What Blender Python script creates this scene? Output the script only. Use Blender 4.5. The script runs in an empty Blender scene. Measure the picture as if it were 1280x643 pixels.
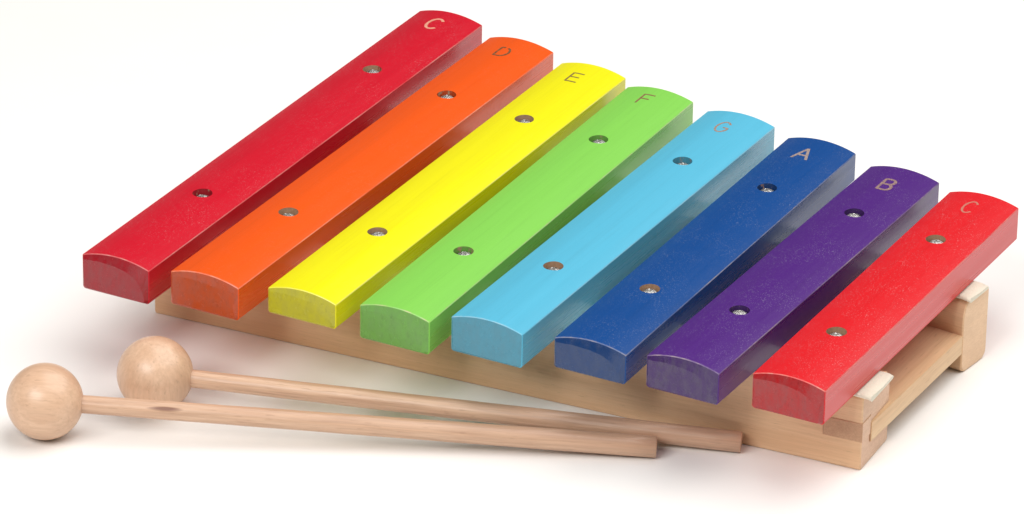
import bpy, bmesh, math, random
from mathutils import Vector
P_TOP, P_FRONT, P_WORLD = 31.0, 21.0, 0.13
KPAINT = 0.82
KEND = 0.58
# camera solved from the bar corners; per bar: left x, near y, far y, near screw y, far screw y, thickness, width, yaw, lift, pitch (metres)
CAM = dict(lens=206.1824, rot=(1.116761, -0.016594, 0.488684), loc=(1.15300, -1.83082, 1.10477))
BARS = [
    (0.00000, 0.00000, 0.28719, 0.06994, 0.21540, 0.01537, 0.03184, 0.00041, 0.00017, 0.00024),
    (0.03997, 0.00429, 0.27819, 0.07216, 0.20910, 0.01465, 0.03210, -0.00257, -0.00010, -0.00244),
    (0.08111, 0.01089, 0.26913, 0.07454, 0.20351, 0.01113, 0.03171, -0.00004, -0.00018, -0.00031),
    (0.11929, 0.01804, 0.26032, 0.07724, 0.20075, 0.01482, 0.03193, 0.00847, -0.00036, 0.00450),
    (0.15944, 0.02395, 0.25445, 0.08077, 0.19801, 0.01516, 0.03245, -0.00397, 0.00062, -0.00179),
    (0.20227, 0.02975, 0.24789, 0.08311, 0.19301, 0.01259, 0.03200, 0.00470, 0.00003, 0.00032),
    (0.24302, 0.03355, 0.24059, 0.08375, 0.18998, 0.01405, 0.03216, -0.00968, -0.00019, -0.00383),
    (0.28465, 0.04131, 0.23278, 0.08598, 0.18290, 0.01516, 0.03168, 0.00407, 0.00001, 0.00239),
]
CROWN = 0.0028
ZB = 0.050            # height of the bars' side edge above the table

C = bpy.context.scene.collection
rnd = random.Random(4)

# ---------------------------------------------------------------- helpers
def link(name, me, parent=None, loc=(0, 0, 0), rotz=0.0, rotx=0.0):
    o = bpy.data.objects.new(name, me)
    C.objects.link(o)
    o.location = loc
    o.rotation_euler = (rotx, 0, rotz)
    if parent:
        o.parent = parent
    return o

def tag(o, label=None, cat=None, group=None, kind=None):
    if label: o['label'] = label
    if cat: o['category'] = cat
    if group: o['group'] = group
    if kind: o['kind'] = kind

def mesh_from(bm, name, mats, smooth_angle=None):
    bmesh.ops.recalc_face_normals(bm, faces=bm.faces)
    me = bpy.data.meshes.new(name)
    bm.to_mesh(me); bm.free()
    for m in mats: me.materials.append(m)
    if smooth_angle is not None:
        for p in me.polygons: p.use_smooth = True
        me.set_sharp_from_angle(angle=math.radians(smooth_angle))
    return me

def boolean(me, cutters, mats, smooth_angle=30):
    """subtract the cutter meshes and give back a plain mesh"""
    a = bpy.data.objects.new('work', me); C.objects.link(a)
    cs = []
    for cm in cutters:
        c = bpy.data.objects.new('cutter', cm); C.objects.link(c); cs.append(c)
        md = a.modifiers.new('cut', 'BOOLEAN'); md.operation = 'DIFFERENCE'; md.solver = 'EXACT'; md.object = c
    dg = bpy.context.evaluated_depsgraph_get(); dg.update()
    out = bpy.data.meshes.new_from_object(a.evaluated_get(dg))
    bpy.data.objects.remove(a)
    for c in cs: bpy.data.objects.remove(c)
    for k, m in enumerate(mats):
        if k < len(out.materials): out.materials[k] = m
        else: out.materials.append(m)
    for p in out.polygons: p.use_smooth = True
    out.set_sharp_from_angle(angle=math.radians(smooth_angle))
    return out

# ---------------------------------------------------------------- materials
class NT:
    def __init__(self, name):
        self.m = bpy.data.materials.new(name); self.m.use_nodes = True
        self.t = self.m.node_tree
        self.b = self.t.nodes['Principled BSDF']
    def n(self, kind, **kw):
        nd = self.t.nodes.new(kind)
        for k, v in kw.items():
            if k.startswith('i_'): nd.inputs[k[2:].replace('_', ' ')].default_value = v
            else: setattr(nd, k, v)
        return nd
    def l(self, a, b): self.t.links.new(a, b)
    def coords(self, scale=(1, 1, 1), loc=(0, 0, 0)):
        tc = self.n('ShaderNodeTexCoord'); mp = self.n('ShaderNodeMapping')
        mp.inputs['Scale'].default_value = scale; mp.inputs['Location'].default_value = loc
        self.l(tc.outputs['Object'], mp.inputs['Vector'])
        return mp.outputs['Vector']
    def noise(self, vec, scale, detail=4, rough=0.55, dist=0.0):
        nd = self.n('ShaderNodeTexNoise'); nd.inputs['Scale'].default_value = scale
        nd.inputs['Detail'].default_value = detail; nd.inputs['Roughness'].default_value = rough
        nd.inputs['Distortion'].default_value = dist
        self.l(vec, nd.inputs['Vector']); return nd.outputs['Fac']
    def ramp(self, fac, stops):
        r = self.n('ShaderNodeValToRGB'); el = r.color_ramp.elements
        while len(el) > 1: el.remove(el[-1])
        for i, (p, c) in enumerate(stops):
            e = el[0] if i == 0 else el.new(p)
            e.position = p
            e.color = (c, c, c, 1) if isinstance(c, (int, float)) else (*c, 1)
        self.l(fac, r.inputs['Fac']); return r.outputs['Color']
    def mix(self, fac, a, b, mode='MIX'):
        m = self.n('ShaderNodeMix', data_type='RGBA', blend_type=mode)
        for sock, v in ((m.inputs[0], fac), (m.inputs[6], a), (m.inputs[7], b)):
            if isinstance(v, (int, float)): sock.default_value = v
            elif isinstance(v, tuple): sock.default_value = (*v, 1)
            else: self.l(v, sock)
        return m.outputs[2]
    def bump(self, h, strength, dist, prev=None):
        b = self.n('ShaderNodeBump'); b.inputs['Strength'].default_value = strength; b.inputs['Distance'].default_value = dist
        self.l(h, b.inputs['Height'])
        if prev: self.l(prev, b.inputs['Normal'])
        return b.outputs['Normal']

def srgb(r, g, b):
    f = lambda c: (c/255/12.92 if c <= 10 else ((c/255+0.055)/1.055)**2.4)
    return (f(r), f(g), f(b))
def scale(c, k): return tuple(min(0.92, v*k) for v in c)

def paint(name, col, seed, speck=0.5, rough=0.33, streak=0.25, gb=1.0, nb=0.3, spec=0.3, mottle=0.0):
    """brushed gloss paint over wood: grain telegraphs through, dust nibs with their glints painted in pale"""
    t = NT(name)
    v = t.coords(loc=(seed*3.1, seed*1.7, seed))
    vs = t.coords(scale=(1, 0.022, 1), loc=(seed*3.1, seed*1.7, seed))
    cloud = t.noise(vs, 160, 4)
    grain = t.noise(vs, 900, 3, 0.6)
    c = t.mix(t.ramp(cloud, [(0.3, 0.0), (0.72, 1.0)]), scale(col, 0.965), scale(col, 1.03))
    c = t.mix(t.ramp(grain, [(0.52, 0.0), (0.75, streak)]), c, scale(col, 0.72))
    if mottle:
        v5 = t.coords(scale=(1, 1, 0.45), loc=(seed*1.9, seed, seed*0.6))
        c = t.mix(t.ramp(t.noise(v5, 330, 5, 0.65), [(0.40, 0.0), (0.62, mottle)]), c, tuple(0.72*x+0.03 for x in col))
        c = t.mix(t.ramp(t.noise(v5, 900, 3, 0.6), [(0.55, 0.0), (0.70, mottle*0.7)]), c, scale(col, 0.55))
    nib = t.noise(v, 2100, 1.5, 0.5)
    nibm = t.ramp(nib, [(0.62, 0.0), (0.69, 1.0)])
    dens = t.ramp(t.noise(v, 55, 2), [(0.35, 0.15), (0.65, 1.0)])
    nibm = t.mix(1.0, nibm, dens, 'MULTIPLY')
    pale = tuple(0.6*x+0.32 for x in col)  # speck colour: sparkle of the nibs painted into the base colour
    nibf = t.mix(1.0, nibm, (speck,)*3, 'MULTIPLY')
    c = t.mix(nibf, c, pale)
    t.l(c, t.b.inputs['Base Color'])
    r = t.ramp(t.noise(vs, 300, 3), [(0.3, rough-0.04), (0.7, rough+0.08)])
    t.l(r, t.b.inputs['Roughness'])
    t.b.inputs['IOR'].default_value = 1.5; t.b.inputs['Specular IOR Level'].default_value = spec
    n = t.bump(grain, min(1.0, 0.25*gb), 0.00012*gb)
    n = t.bump(t.noise(v, 800, 4, 0.65), 0.28, 0.00014, n)
    n = t.bump(nibm, nb, 0.00010, n)
    t.l(n, t.b.inputs['Normal'])
    return t.m

def worn_glint(name, col, seed, wood=(0.62, 0.47, 0.30), amount=0.5):
    """sanded arris where the paint has rubbed thin, with the edge highlight painted in"""
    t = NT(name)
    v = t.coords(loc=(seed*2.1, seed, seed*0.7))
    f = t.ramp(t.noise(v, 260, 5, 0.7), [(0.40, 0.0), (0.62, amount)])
    pale = tuple(0.80*x+0.15 for x in col)  # paler tone paints the highlight along the bevel into the colour
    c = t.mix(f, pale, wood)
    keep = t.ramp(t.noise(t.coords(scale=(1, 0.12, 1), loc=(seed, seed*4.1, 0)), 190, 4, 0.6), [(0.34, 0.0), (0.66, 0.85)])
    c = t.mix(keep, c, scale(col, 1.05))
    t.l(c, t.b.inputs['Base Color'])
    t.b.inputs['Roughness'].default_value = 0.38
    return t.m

def bore(name, col, seed, bare):
    """drilled hole wall: paint that ran in, over bare wood"""
    t = NT(name)
    v = t.coords(scale=(1, 1, 0.4), loc=(seed, seed*2.3, seed))
    f = t.ramp(t.noise(v, 520, 4, 0.6), [(0.62-bare*0.45, 0.0), (0.72-bare*0.45, 1.0)])
    wood = t.mix(t.noise(v, 1500, 3), (0.25, 0.135, 0.075), (0.46, 0.29, 0.18))
    c = t.mix(f, scale(col, 0.55), wood)
    t.l(c, t.b.inputs['Base Color'])
    t.b.inputs['Roughness'].default_value = 0.55
    t.l(t.bump(t.noise(v, 900, 4), 0.5, 0.0004), t.b.inputs['Normal'])
    return t.m

def ink(name, col, col2, seed):
    t = NT(name)
    v = t.coords(loc=(seed*5.0, seed, 0))
    f = t.ramp(t.noise(v, 1400, 3, 0.6), [(0.42, 0.0), (0.58, 1.0)])
    t.l(t.mix(f, col, col2), t.b.inputs['Base Color'])
    t.b.inputs['Roughness'].default_value = 0.6
    return t.m

def wood(name, light, dark, axis, seed, fine=1100, rough=0.5, knot=None, spec=0.35, bumpd=0.00012, FIB=0.42):
    """planed pale wood, grain along one axis (0, 1, 2)"""
    t = NT(name)
    s = [1, 1, 1]; s[axis] = 0.035
    s2 = [1, 1, 1]; s2[axis] = 0.10
    v = t.coords(scale=tuple(s), loc=(seed, seed*1.3, seed*0.4))
    v2 = t.coords(scale=tuple(s2), loc=(seed*2, seed*1.1, seed*0.8))
    v3 = t.coords(loc=(seed, seed, seed))
    broad = t.noise(v, 110, 4, 0.55, 0.6)
    fib = t.noise(v, fine, 4, 0.65)
    fleck = t.noise(v2, fine*1.5, 2, 0.5)
    c = t.mix(t.ramp(broad, [(0.32, 0.0), (0.68, 1.0)]), light, dark)
    c = t.mix(t.ramp(fib, [(0.40, 0.0), (0.70, FIB)]), c, scale(dark, 0.74))
    c = t.mix(t.ramp(fleck, [(0.62, 0.0), (0.72, 0.40)]), c, scale(dark, 0.62))
    c = t.mix(t.ramp(t.noise(v3, 28, 2), [(0.35, 0.0), (0.7, 0.22)]), c, tuple(x*y for x, y in zip(dark, (0.98, 0.90, 0.86))))
    if knot:
        kx, ky, kz, sx, sy, sz = knot
        tc = t.n('ShaderNodeTexCoord'); mp = t.n('ShaderNodeMapping')
        mp.inputs['Location'].default_value = (-kx*sx, -ky*sy, -kz*sz); mp.inputs['Scale'].default_value = (sx, sy, sz)
        t.l(tc.outputs['Object'], mp.inputs['Vector'])
        dist = t.n('ShaderNodeVectorMath', operation='LENGTH'); 
        wob = t.n('ShaderNodeMix', data_type='RGBA', blend_type='LINEAR_LIGHT'); wob.inputs[0].default_value = 0.7
        nz = t.n('ShaderNodeTexNoise'); nz.inputs['Scale'].default_value = 420
        t.l(v, nz.inputs['Vector']); t.l(mp.outputs['Vector'], wob.inputs[6]); t.l(nz.outputs['Color'], wob.inputs[7])
        t.l(wob.outputs[2], dist.inputs[0])
        k = t.ramp(dist.outputs['Value'], [(0.40, 0.95), (0.62, 0.55), (0.85, 0.0)])
        c = t.mix(k, c, (0.20, 0.085, 0.05))
    t.l(c, t.b.inputs['Base Color'])
    t.b.inputs['Roughness'].default_value = rough
    t.b.inputs['Specular IOR Level'].default_value = spec
    n = t.bump(fib, 0.5, bumpd)
    n = t.bump(fleck, 0.35, bumpd, n)
    t.l(n, t.b.inputs['Normal'])
    return t.m

def endgrain(name, light, dark, seed):
    t = NT(name)
    v = t.coords(scale=(1, 0.5, 1.6), loc=(seed, seed, seed))
    c = t.mix(t.ramp(t.noise(v, 1400, 4, 0.7), [(0.35, 0.0), (0.65, 1.0)]), light, dark)
    c = t.mix(t.ramp(t.noise(v, 180, 3), [(0.4, 0.0), (0.7, 0.4)]), c, scale(dark, 0.85))
    t.l(c, t.b.inputs['Base Color']); t.b.inputs['Roughness'].default_value = 0.6
    t.b.inputs['Specular IOR Level'].default_value = 0.3
    t.l(t.bump(t.noise(v, 1600, 3), 0.5, 0.0002), t.b.inputs['Normal'])
    return t.m

# ---------------------------------------------------------------- studio table
def ground():
    bm = bmesh.new()
    bmesh.ops.create_grid(bm, x_segments=1, y_segments=1, size=15)
    t = NT('white_sweep_paper')
    v = t.coords()
    t.l(t.mix(t.noise(v, 30, 3), (0.855, 0.835, 0.810), (0.875, 0.858, 0.835)), t.b.inputs['Base Color'])
    t.b.inputs['Roughness'].default_value = 0.75
    t.b.inputs['Specular IOR Level'].default_value = 0.2
    t.l(t.bump(t.noise(v, 900, 3), 0.1, 0.0002), t.b.inputs['Normal'])
    o = link('ground', mesh_from(bm, 'ground', [t.m]))
    tag(o, 'white paper studio table top under the xylophone and mallets', 'table top', kind='structure')
ground()

# ---------------------------------------------------------------- xylophone
ROOT = (0.16, 0.13, 0.0)
xylo = bpy.data.objects.new('xylophone', None); C.objects.link(xylo)
xylo.location = ROOT; xylo.empty_display_size = 0.05
tag(xylo, 'toy xylophone with eight rainbow coloured wooden bars screwed to a pale wooden frame', 'xylophone')
def rel(x, y, z): return (x-ROOT[0], y-ROOT[1], z-ROOT[2])

BEECH_L, BEECH_D = (0.82, 0.565, 0.35), (0.72, 0.46, 0.265)
M_rail = wood('rail_wood', BEECH_L, BEECH_D, 0, 1.0)
M_board = wood('board_wood', (0.82, 0.60, 0.37), (0.70, 0.46, 0.26), 1, 4.0, fine=800)
M_end = endgrain('end_grain', (0.78, 0.55, 0.40), (0.66, 0.43, 0.30), 2.0)
M_end_pale = endgrain('pale_end_grain', (0.86, 0.62, 0.42), (0.77, 0.53, 0.34), 8.0)
M_lap = endgrain('lap_end_grain', (0.62, 0.40, 0.25), (0.52, 0.31, 0.19), 5.0)

# rails: (left x, left front y) -> (right x, right front y); thickness; length axis local x
RAIL_TOP = ZB - 0.0171
BOARD_Z0, BOARD_Z1 = 0.0092, 0.0179
def rail(x0, y0, x1, y1, th, inner, notches, foot, M_end):
    """inner = +1 when the inside of the frame is on the +y side"""
    L = math.hypot(x1-x0, y1-y0); a = math.atan2(y1-y0, x1-x0)
    # cross-section in (y, z), y 0..th; the inner top corner is generously rounded
    H = RAIL_TOP
    ry, rz, r, q = 0.0048, 0.0085, 0.0012, foot
    def arc(cy, cz, ra, rb, a0, a1, n):
        return [(cy+ra*math.cos(math.radians(a0+(a1-a0)*i/n)), cz+rb*math.sin(math.radians(a0+(a1-a0)*i/n))) for i in range(n+1)]
    pr = arc(q, q, q, q, 180, 270, 6) + arc(th-q, q, q, q, 270, 360, 6) + arc(th-ry, H-rz, ry, rz, 0, 90, 12) + arc(r, H-r, r, r, 90, 180, 4)
    if inner < 0: pr = [(th-y, z) for y, z in pr][::-1]
    bm = bmesh.new()
    rings = []
    e = 0.0005
    for x, ins in ((0, e), (e, 0), (L*0.25, 0), (L*0.5, 0), (L*0.75, 0), (L-e, 0), (L, e)):
        ring = []
        for y, z in pr:
            yy = th/2+(y-th/2)*(1-2*ins/th); zz = H/2+(z-H/2)*(1-2*ins/H)
            ring.append(bm.verts.new((x, yy, zz)))
        rings.append(ring)
    n = len(pr)
    for k in range(len(rings)-1):
        for i in range(n):
            bm.faces.new((rings[k][i], rings[k][(i+1) % n], rings[k+1][(i+1) % n], rings[k+1][i]))
    for ring in (rings[0], rings[-1]):
        f = bm.faces.new(ring); f.material_index = 1
    me = mesh_from(bm, 'side_rail', [M_rail, M_end], 30)
    # notches the cross boards are lapped into
    cuts = []
    for (xa, xb, ya, yb, za, zb) in notches(L):
        b2 = bmesh.new(); bmesh.ops.create_cube(b2, size=1)
        for v in b2.verts:
            v.co = ((xa+xb)/2+v.co.x*(xb-xa), (ya+yb)/2+v.co.y*(yb-ya), (za+zb)/2+v.co.z*(zb-za))
        cuts.append(mesh_from(b2, 'cut', [M_rail, M_end]))
    if cuts: me = boolean(me, cuts, [M_rail, M_end])
    return link('side_rail', me, xylo, rel(x0, y0, 0), a), a, L

BOARD_W = 0.0170
NEAR = (0.0014, 0.0540, 0.3190, 0.0738, 0.0300)
FAR = (0.0014, 0.2035, 0.3194, 0.1716, 0.0207)
POCKET = 0.0094           # depth of the block let into the front; the board sits behind it
PZ0, PZ1 = 0.0130, 0.0212
near_rail, an, Ln = rail(*NEAR, 1, lambda L: (
    (L-BOARD_W, L+0.01, POCKET, 0.05, BOARD_Z0-0.0001, BOARD_Z1+0.0001),
    (L-0.0167, L+0.01, -0.01, POCKET+0.0001, PZ0, PZ1),
    (-0.01, BOARD_W, POCKET, 0.05, BOARD_Z0-0.0001, BOARD_Z1+0.0001)), 0.0012, M_end)
far_rail, af, Lf = rail(*FAR, -1, lambda L: (), 0.0040, M_end_pale)

# end-grain block let into the front of the near rail
bm = bmesh.new(); bmesh.ops.create_cube(bm, size=1)
for v in bm.verts:
    v.co = (v.co.x*0.0169, v.co.y*(POCKET+0.0001), v.co.z*(PZ1-PZ0+0.0002))
for f in bm.faces:
    if f.normal.x > 0.9: f.material_index = 1
bmesh.ops.bevel(bm, geom=bm.edges[:], offset=0.00015, segments=1, affect='EDGES')
jb = link('joint_block', mesh_from(bm, 'joint_block', [M_lap, M_end]), near_rail, (Ln-0.0167+0.0084+0.0002, (POCKET+0.0001)/2-0.00025, (PZ0+PZ1)/2))

def cross_board(x, ya, yb):
    bm = bmesh.new(); bmesh.ops.create_cube(bm, size=1)
    for v in bm.verts:
        v.co = (v.co.x*BOARD_W, v.co.y*(yb-ya), v.co.z*(BOARD_Z1-BOARD_Z0))
    for f in bm.faces:
        if abs(f.normal.y) > 0.9: f.material_index = 1
    bmesh.ops.bevel(bm, geom=bm.edges[:], offset=0.0002, segments=2, affect='EDGES')
    me = mesh_from(bm, 'cross_board', [M_board, M_lap], 40)
    return link('cross_board', me, xylo, rel(x, (ya+yb)/2, (BOARD_Z0+BOARD_Z1)/2))
# front end of the board stands a hair proud of the rail so no two faces share a plane
cross_board(0.3192-BOARD_W/2, 0.0826, 0.1716+0.0020)
cross_board(0.0014+BOARD_W/2-0.0008, 0.0642, 0.2035+0.0020)

# felt strips under the bars, slightly longer than the rails
def felt_mat():
    t = NT('cream_felt'); v = t.coords()
    t.l(t.mix(t.noise(v, 700, 4, 0.7), (0.78, 0.73, 0.58), (0.88, 0.84, 0.70)), t.b.inputs['Base Color'])
    t.b.inputs['Roughness'].default_value = 0.95
    t.b.inputs['Specular IOR Level'].default_value = 0.1
    t.b.inputs['Sheen Weight'].default_value = 0.3
    t.l(t.bump(t.noise(v, 1300, 5, 0.7), 0.9, 0.0006), t.b.inputs['Normal'])
    return t.m
M_felt = felt_mat()
def felt(x0, y0, x1, y1, w, droop, twist):
    L = math.hypot(x1-x0, y1-y0); a = math.atan2(y1-y0, x1-x0)
    z0, z1 = 0.0001, 0.0019
    bm = bmesh.new()
    xs = [0, 0.0005] + [L*i/40 for i in range(1, 40)] + [L-0.003, L-0.0015, L-0.0004, L]
    pr = [(-w/2, z0+0.0005), (-w/2+0.0005, z0), (w/2-0.0005, z0), (w/2, z0+0.0006), (w/2, z1-0.0009), (w/2-0.0008, z1), (0, z1), (-w/2+0.0008, z1), (-w/2, z1-0.0009)]
    rings = []
    for x in xs:
        d = max(0.0, (x-(L-0.004))/0.004)
        ring = []
        for y, z in pr:
            jit = 0.00018*math.sin(x*900+y*700)+0.00015*math.sin(x*2100)
            xx = x + (twist*y if x > L-0.003 else 0) + (0.00035*math.sin(y*1500+z*900) if x >= L-0.0004 else 0)
            ring.append(bm.verts.new((xx, y+jit, z-droop*d*d)))
        rings.append(ring)
    n = len(pr)
    for k in range(len(rings)-1):
        for i in range(n):
            bm.faces.new((rings[k][i], rings[k][(i+1) % n], rings[k+1][(i+1) % n], rings[k+1][i]))
    bm.faces.new(rings[0]); bm.faces.new(rings[-1])
    me = mesh_from(bm, 'felt_strip', [M_felt], 50)
    return link('felt_strip', me, xylo, rel(x0, y0, RAIL_TOP), a)
felt(0.003, 0.0700, 0.3222, 0.0848, 0.0235, 0.0007, 0.02)
felt(0.003, 0.2138, 0.3216, 0.1814, 0.0160, 0.0005, 0.0)

# ---- tone bars
SPECS = [
 # name of colour, sRGB look, label, letter, speck, bore bareness near/far
 ('red',        (212, 12, 40),  'crimson bar marked C, the longest bar at the left end', 'C', 0.35, (0.15, 0.65)),
 ('orange',     (246, 91, 12),  'orange bar marked D', 'D', 0.12, (0.8, 0.25)),
 ('yellow',     (247, 240, 8),  'bright yellow bar marked E, thinner than its neighbours', 'E', 0.05, (0.7, 0.9)),
 ('green',      (138, 215, 88), 'light green bar marked F', 'F', 0.06, (0.3, 0.1)),
 ('light_blue', (92, 190, 222), 'sky blue bar marked G', 'G', 0.08, (0.95, 0.1)),
 ('dark_blue',  (0, 72, 144),   'dark blue bar marked A', 'A', 0.40, (0.95, 0.1)),
 ('purple',     (80, 32, 126),  'purple bar marked B', 'B', 0.45, (0.05, 0.05)),
 ('scarlet',    (226, 22, 32),  'scarlet bar marked C, the shortest bar at the right end', 'C', 0.55, (0.8, 0.8)),
]

def bar_profile(w, h, crown):
    """closed outline (x, z) counter-clockwise, plus the index pairs of the top arrises with wear and painted highlight"""
    r, c = 0.0014, 0.00026
    pts = []
    for cx, a0 in ((-w/2+r, 180), (w/2-r, 270)):
        for i in range(13):
            a = math.radians(a0+90*i/12); pts.append((cx+r*math.cos(a), -h+r+r*math.sin(a)))
    i0 = len(pts)
    pts.append((w/2, -c))
    R = ((w/2)**2+crown**2)/(2*crown)
    N = 22
    half = w/2-c
    for i in range(N+1):
        x = half-2*half*i/N
        pts.append((x, crown-R+math.sqrt(R*R-x*x)))
    pts.append((-w/2, -c))
    i1 = len(pts)-1
    return pts, {(i0, i0+1), (i1-1, i1)}

def cyl(x, y, z0, z1, r, n, mats, mi):
    bm = bmesh.new()
    lo = [bm.verts.new((x+r*math.cos(2*math.pi*i/n), y+r*math.sin(2*math.pi*i/n), z0)) for i in range(n)]
    hi = [bm.verts.new((v.co.x, v.co.y, z1)) for v in lo]
    for i in range(n): bm.faces.new((lo[i], lo[(i+1) % n], hi[(i+1) % n], hi[i]))
    bm.faces.new(lo); bm.faces.new(hi)
    for f in bm.faces: f.material_index = mi
    return mesh_from(bm, 'cut', mats)

def steel():
    t = NT('screw_steel'); v = t.coords()
    t.l(t.mix(t.noise(v, 900, 3), (0.42, 0.41, 0.39), (0.80, 0.79, 0.77)), t.b.inputs['Base Color'])
    t.b.inputs['Metallic'].default_value = 1.0
    t.b.inputs['Roughness'].default_value = 0.25
    t.l(t.bump(t.noise(v, 1900, 4), 0.8, 0.0006), t.b.inputs['Normal'])
    return t.m
M_steel = steel()

def screw_mesh():
    """pan head with a cross recess, origin at the underside of the head"""
    bm = bmesh.new(); n = 28; R = 0.0036
    prof = [(R, 0.0), (R, 0.0007), (R*0.93, 0.0014), (R*0.75, 0.0020), (R*0.45, 0.0024), (R*0.2, 0.00252)]
    rings = [[bm.verts.new((r*math.cos(2*math.pi*i/n), r*math.sin(2*math.pi*i/n), z)) for i in range(n)] for r, z in prof]
    for k in range(len(rings)-1):
        for i in range(n): bm.faces.new((rings[k][i], rings[k][(i+1) % n], rings[k+1][(i+1) % n], rings[k+1][i]))
    bm.faces.new(rings[-1])
    shank = [[bm.verts.new((0.0016*math.cos(2*math.pi*i/n), 0.0016*math.sin(2*math.pi*i/n), z)) for i in range(n)] for z in (0.0, -0.012)]
    for i in range(n):
        bm.faces.new((rings[0][i], rings[0][(i+1) % n], shank[0][(i+1) % n], shank[0][i]))
        bm.faces.new((shank[0][i], shank[0][(i+1) % n], shank[1][(i+1) % n], shank[1][i]))
    bm.faces.new(shank[1])
    me = mesh_from(bm, 'screw', [M_steel])
    cuts = []
    for sx, sy in ((0.0042, 0.00085), (0.00085, 0.0042)):
        b = bmesh.new(); bmesh.ops.create_cube(b, size=1)
        for v in b.verts:
            k = 1.0 if v.co.z > 0 else 0.45
            v.co = (v.co.x*sx*k, v.co.y*sy*k, 0.0022+v.co.z*0.0022)
        cuts.append(mesh_from(b, 'cut', [M_steel]))
    return boolean(me, cuts, [M_steel], 35)
SCREW = screw_mesh()

# strokes of the stamped letters in a 1 x 1 box (x right, y up); each stroke is a polyline
def arc_pts(cx, cy, rx, ry, a0, a1, n=18):
    return [(cx+rx*math.cos(math.radians(a0+(a1-a0)*i/n)), cy+ry*math.sin(math.radians(a0+(a1-a0)*i/n))) for i in range(n+1)]
GLYPH = {
 'C': [arc_pts(0.52, 0.5, 0.50, 0.50, 42, 318, 24)],
 'D': [[(0.05, 0), (0.05, 0.44)], [(0.05, 0.50), (0.05, 1)], [(0.05, 0.01), (0.30, 0.01)] + arc_pts(0.42, 0.5, 0.54, 0.49, -90, 72, 18), [(0.05, 0.99), (0.34, 0.99)]],
 'E': [[(0.05, 0), (0.05, 1)], [(0.05, 0.98), (0.95, 0.98)], [(0.05, 0.53), (0.84, 0.53)], [(0.05, 0.02), (1.0, 0.02)]],
 'F': [[(0.05, 0), (0.05, 1)], [(0.05, 0.98), (1.0, 0.98)], [(0.05, 0.52), (0.80, 0.52)]],
 'G': [arc_pts(0.5, 0.5, 0.49, 0.50, 40, 340, 26), [(0.96, 0.33), (0.96, 0.46)], [(0.56, 0.46), (0.99, 0.46)]],
 'A': [[(0.0, 0), (0.5, 1)], [(0.5, 1), (1.0, 0)], [(0.19, 0.34), (0.81, 0.34)]],
 'B': [[(0.06, 0), (0.06, 1)], [(0.06, 0.97), (0.55, 0.97)] + arc_pts(0.58, 0.75, 0.33, 0.22, 85, -85, 12) + [(0.06, 0.53)], [(0.55, 0.53)] + arc_pts(0.60, 0.27, 0.38, 0.25, 85, -85, 12) + [(0.06, 0.03)]],
}
# width, height, stroke, x of left edge, distance of the foot from the far end, colours
LET = [
 (0.0062, 0.0112, 0.00135, -0.0036, 0.0206, (0.70, 0.33, 0.22), (0.62, 0.25, 0.17)),
 (0.0058, 0.0094, 0.00095, -0.0035, 0.0213, (0.09, 0.03, 0.01), (0.22, 0.10, 0.03)),
 (0.0056, 0.0095, 0.00085, -0.0038, 0.0211, (0.26, 0.17, 0.03), (0.16, 0.09, 0.03)),
 (0.0052, 0.0100, 0.00085, -0.0037, 0.0181, (0.26, 0.11, 0.06), (0.16, 0.09, 0.04)),
 (0.0056, 0.0104, 0.00095, -0.0034, 0.0222, (0.24, 0.14, 0.09), (0.36, 0.27, 0.23)),
 (0.0068, 0.0108, 0.00120, -0.0044, 0.0221, (0.36, 0.27, 0.23), (0.22, 0.17, 0.17)),
 (0.0056, 0.0112, 0.00135, -0.0026, 0.0242, (0.34, 0.22, 0.16), (0.16, 0.08, 0.13)),
 (0.0052, 0.0112, 0.00095, -0.0029, 0.0206, (0.52, 0.14, 0.10), (0.42, 0.17, 0.12)),
]

def letter_mesh(ch, w, h, sw, x0, y0, arch, mat):
    """ribbons laid on the crown of the bar, a foil-thin layer"""
    bm = bmesh.new()
    lift = 0.00007
    k = 0
    for st in GLYPH[ch]:
        P = [(x0+px*w, y0+py*h) for px, py in st]
        # resample
        Q = [P[0]]
        for a, b in zip(P, P[1:]):
            d = math.dist(a, b); n = max(1, int(d/0.0006))
            Q += [(a[0]+(b[0]-a[0])*i/n, a[1]+(b[1]-a[1])*i/n) for i in range(1, n+1)]
        prev = None
        lz = lift+0.000012*k; k += 1
        for i, q in enumerate(Q):
            a, b = Q[max(0, i-1)], Q[min(len(Q)-1, i+1)]
            t = (b[0]-a[0], b[1]-a[1]); L = math.hypot(*t) or 1
            nx, ny = -t[1]/L, t[0]/L
            hw = sw/2*(1+0.10*math.sin(i*2.3+k)+0.05*math.sin(i*5.1))
            row = []
            for s in (-1, 0, 1):
                x, y = q[0]+nx*hw*s, q[1]+ny*hw*s
                row.append(bm.verts.new((x, y, arch(x)+lz)))
            if prev:
                for j in range(2): bm.faces.new((prev[j], prev[j+1], row[j+1], row[j]))
            prev = row
    for f in bm.faces:
        if f.normal.z < 0: f.normal_flip()
    me = bpy.data.meshes.new('letter'); bm.to_mesh(me); bm.free(); me.materials.append(mat)
    # real thickness for the foil
    b2 = bmesh.new(); b2.from_mesh(me)
    for f in b2.faces: f.normal_update()
    for f in b2.faces:
        if f.normal.z < 0: f.normal_flip()
    bmesh.ops.solidify(b2, geom=b2.faces[:], thickness=0.00011)
    b2.to_mesh(me); b2.free()
    for p in me.polygons: p.use_smooth = False
    return me

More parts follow.
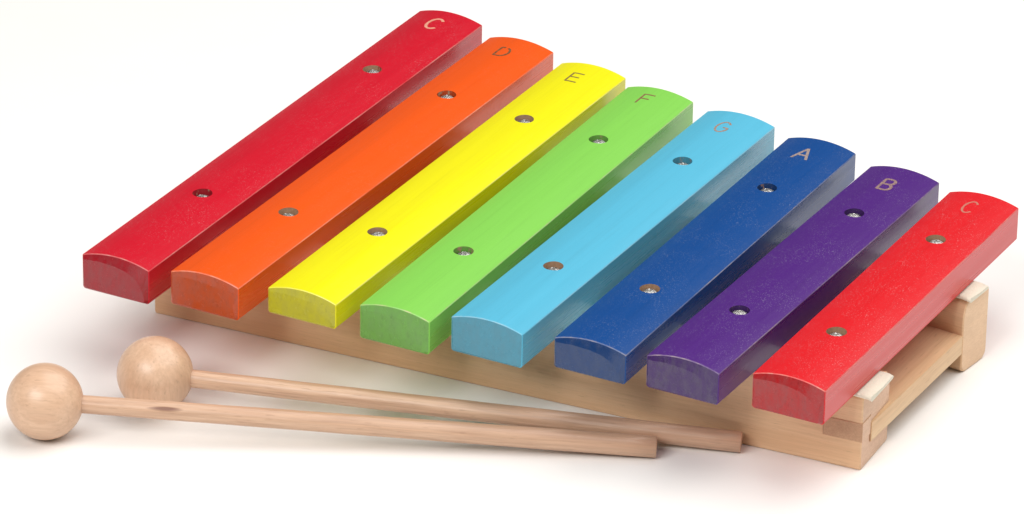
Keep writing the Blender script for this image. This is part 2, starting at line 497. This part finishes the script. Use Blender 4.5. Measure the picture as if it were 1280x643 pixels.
def make_bar(i):
    x, yn, yf, hn, hf, h, w, yaw, dz, pit = BARS[i]
    cname, rgb, label, ch, speck, bare = SPECS[i]
    if i == 2: yn += 0.0008
    if i == 5: h = 0.0132
    col = scale(srgb(*rgb), KPAINT)
    ym = (yn+yf)/2; L2 = (yf-yn)/2
    crown = CROWN
    mp = paint(cname+'_paint', col, i+1.0, speck)
    mw = worn_glint(cname+'_worn_glint_edge', col, i+2.0, amount=(0.35, 0.45, 0.25, 0.75, 0.15, 0.45, 0.35, 0.35)[i])
    mb = [bore(cname+'_hole_wall', col, i*2.0+k, bare[k]) for k in (0, 1)]
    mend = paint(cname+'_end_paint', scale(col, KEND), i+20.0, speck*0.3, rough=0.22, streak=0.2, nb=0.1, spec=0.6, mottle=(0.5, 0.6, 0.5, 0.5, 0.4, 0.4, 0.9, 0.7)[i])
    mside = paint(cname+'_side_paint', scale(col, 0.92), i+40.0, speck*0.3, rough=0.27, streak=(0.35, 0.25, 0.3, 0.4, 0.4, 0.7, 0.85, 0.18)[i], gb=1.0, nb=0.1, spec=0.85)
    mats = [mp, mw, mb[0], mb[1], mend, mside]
    pr, arr = bar_profile(w, h, crown)
    n = len(pr)
    bm = bmesh.new()
    e = 0.00034
    zc = (-h+crown)/2
    def ring(y, ins):
        out = []
        for px, pz in pr:
            out.append(bm.verts.new((px*(1-2*ins/w), y, zc+(pz-zc)*(1-2*ins/(h+crown)))))
        return out
    # long sides very slightly uneven (hand sanded)
    R0 = ring(-L2, e); R1 = ring(-L2+e, 0)
    mids = [ring(-L2+2*L2*k/6, 0) for k in range(1, 6)]
    R2 = ring(L2-e, 0); R3 = ring(L2, e)
    seq = [R0, R1]+mids+[R2, R3]
    for k in range(len(seq)-1):
        for j in range(n):
            f = bm.faces.new((seq[k][j], seq[k][(j+1) % n], seq[k+1][(j+1) % n], seq[k+1][j]))
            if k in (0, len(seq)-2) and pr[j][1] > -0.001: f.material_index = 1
            elif k not in (0, len(seq)-2) and pr[j][1] < 0.0001 and pr[(j+1) % n][1] < 0.0001 and abs(pr[j][0]-pr[(j+1) % n][0]) < 1e-5: f.material_index = 5
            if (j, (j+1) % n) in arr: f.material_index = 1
    # end faces: a slightly swollen sanded face, the sanding runs out towards the crown and one upper corner
    ZIN = [(0, -0.0016), (0.25, -0.0008), (0.5, -0.0011), (0.68, -0.0022), (0.80, -0.0042), (0.88, -0.0066), (0.925, -0.0095)]
    def zin(u):
        for (a, za), (b, zb) in zip(ZIN, ZIN[1:]):
            if u <= b: return za+(zb-za)*(u-a)/(b-a)
        return ZIN[-1][1]
    def cap(R, y, sgn):
        k = (1.0, 0.45, 0.40, 0.45, 0.40, 1.0, 0.75, 1.0)[i]
        inner = []
        for v in R:
            px, pz = v.co.x, v.co.z
            if pz > -0.001:                       # crown and its two corners
                u = min(1, max(0, (px+w/2)/w))*0.925
                ix = -w/2+0.0005+u*(w-0.0005); iz = zin(u)*h/0.0145
                iz = max(iz, -h*0.72)
            else:                                 # bottom edge and rounded corners
                ix = px+(0.0006 if px < 0 else -0.0012*min(1, max(0, px/(w*0.4)))); iz = pz+0.0005
            off = k*(0.0012+0.024*ix+0.03*iz)
            inner.append(bm.verts.new((ix, y+sgn*max(0.0002, off), iz)))
        for j in range(n):
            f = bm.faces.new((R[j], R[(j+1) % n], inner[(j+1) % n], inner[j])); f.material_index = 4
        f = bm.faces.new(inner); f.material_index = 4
    cap(R0, -L2, -1); cap(R3, L2, 1)
    bmesh.ops.triangulate(bm, faces=[f for f in bm.faces if len(f.verts) > 4])
    me = mesh_from(bm, 'tone_bar', mats)
    holes = []
    cuts = []
    for k, hy in ((0, hn), (1, hf)):
        ly = hy-ym; lx = (rnd.random()-0.5)*0.0008
        cuts.append(cyl(lx, ly, crown-0.0064, crown+0.004, 0.0042, 52, mats, 2+k))
        holes.append((lx, ly))
    me = boolean(me, cuts, mats, 8.5)
    root = link('tone_bar', me, xylo, rel(x+w/2, ym, ZB+dz), yaw, math.atan(pit))
    tag(root, label)
    for k, (lx, ly) in enumerate(holes):
        s = link('screw', SCREW, root, (lx+(rnd.random()-0.5)*0.0006, ly+(rnd.random()-0.5)*0.0006, crown-0.0064+0.0025+rnd.random()*0.0006), rnd.random()*3)
    R = ((w/2)**2+crown**2)/(2*crown)
    arch = lambda px: crown-R+math.sqrt(R*R-px*px)
    lw, lh, sw, lx0, foot, c1, c2 = LET[i]
    lm = letter_mesh(ch, lw, lh, sw, lx0, L2-foot, arch, ink(cname+'_letter', c1, c2, i+1.0))
    link('letter', lm, root)
for i in range(8): make_bar(i)

# ---------------------------------------------------------------- mallets
def lathe(prof, n, mats, smooth=40):
    """profile of (axis position, radius) along local x"""
    bm = bmesh.new(); rings = []
    for x, r in prof:
        rings.append([bm.verts.new((x, r*math.cos(2*math.pi*i/n), r*math.sin(2*math.pi*i/n))) for i in range(n)])
    for k in range(len(rings)-1):
        for i in range(n): bm.faces.new((rings[k][i], rings[k][(i+1) % n], rings[k+1][(i+1) % n], rings[k+1][i]))
    bm.faces.new(rings[0]); bm.faces.new(rings[-1])
    return mesh_from(bm, 'part', mats, smooth)

def mallet(ball, end, R, r0, r1, seed, label, knot, roll, haxis):
    b = Vector(ball); e = Vector(end); d = e-b; L = d.length
    root = bpy.data.objects.new('mallet', None); C.objects.link(root)
    root.location = b; root.empty_display_size = 0.02
    q = d.to_track_quat('X', 'Z'); root.rotation_mode = 'XYZ'
    root.rotation_euler = q.to_euler()
    tag(root, label, 'mallet', 'wooden mallets')
    hm = wood('mallet_head_wood', (0.73, 0.50, 0.345), (0.61, 0.385, 0.25), haxis, seed, fine=700, rough=0.33, FIB=0.42, spec=0.5, bumpd=0.00008)
    sm = wood('mallet_stick_wood', (0.75, 0.52, 0.36), (0.53, 0.32, 0.21), 0, seed+3, fine=800, rough=0.32, knot=knot, spec=0.5, FIB=0.75)
    xj = math.sqrt(R*R-(r0*1.05)**2)
    prof = []
    N = 40
    amax = math.acos(xj/R)
    for k in range(N+1):
        a = math.pi-0.02-(math.pi-0.02-amax)*k/N
        prof.append((R*math.cos(a), R*math.sin(a)))
    head = link('head', lathe(prof, 64, [hm], 50), root)
    head.rotation_euler = (roll, 0, 0)
    sp = [(xj-0.004, r0*0.98), (xj+0.0002, r0)]
    for k in range(1, 20):
        s = k/20
        sp.append((xj+(L-xj-0.0006)*s, r0+(r1-r0)*min(1, s*1.15)+0.00004*math.sin(k*1.9+seed)))
    sp += [(L-0.0005, r1), (L-0.0001, r1-0.0003), (L, r1-0.0008)]
    link('stick', lathe(sp, 40, [sm], 50), root)
    return root
mallet((0.0204, -0.0622, 0.0156), (0.2427, 0.0440, 0.0045), 0.0156, 0.0037, 0.0044, 2.0,
       'front wooden mallet with a dark knot in its stick, lying nearest the viewer', (0.0485, -0.0030, 0.0021, 105, 620, 620), 0.5, 0)
mallet((0.0464, -0.0197, 0.0156), (0.2703, 0.0652, 0.0043), 0.0156, 0.0037, 0.0043, 9.0,
       'wooden mallet lying behind the other, its stick end against the xylophone rail', None, 0.3, 2)

# ---------------------------------------------------------------- light
def area(name, loc, target, sx, sy, power, col=(1, 1, 1)):
    d = bpy.data.lights.new(name, 'AREA'); d.shape = 'RECTANGLE'; d.size = sx; d.size_y = sy; d.energy = power; d.color = col
    o = bpy.data.objects.new(name, d); C.objects.link(o); o.location = loc
    o.rotation_euler = (Vector(target)-Vector(loc)).to_track_quat('-Z', 'Y').to_euler()
    return o
area('softbox_overhead', (0.62, 0.44, 1.33), (0.24, 0.16, 0), 1.9, 1.7, P_TOP, (1, 0.985, 0.965))
area('softbox_front', (-0.05, -1.25, 1.15), (0.15, 0.1, 0), 1.1, 0.7, P_FRONT, (1, 0.985, 0.965))

w = bpy.data.worlds.new('World'); bpy.context.scene.world = w; w.use_nodes = True
bg = w.node_tree.nodes['Background']; bg.inputs['Color'].default_value = (1, 0.99, 0.98, 1); bg.inputs['Strength'].default_value = P_WORLD

# ---------------------------------------------------------------- camera
cd = bpy.data.cameras.new('camera'); cd.lens = CAM['lens']; cd.sensor_width = 36; cd.sensor_fit = 'HORIZONTAL'
cd.clip_start = 0.05; cd.clip_end = 100
cam = bpy.data.objects.new('camera', cd); C.objects.link(cam)
cam.location = CAM['loc']; cam.rotation_mode = 'XYZ'; cam.rotation_euler = CAM['rot']
sc = bpy.context.scene
sc.camera = cam
sc.render.engine = 'CYCLES'
sc.view_settings.view_transform = 'Standard'; sc.view_settings.look = 'None'
sc.view_settings.exposure = 0; sc.view_settings.gamma = 1
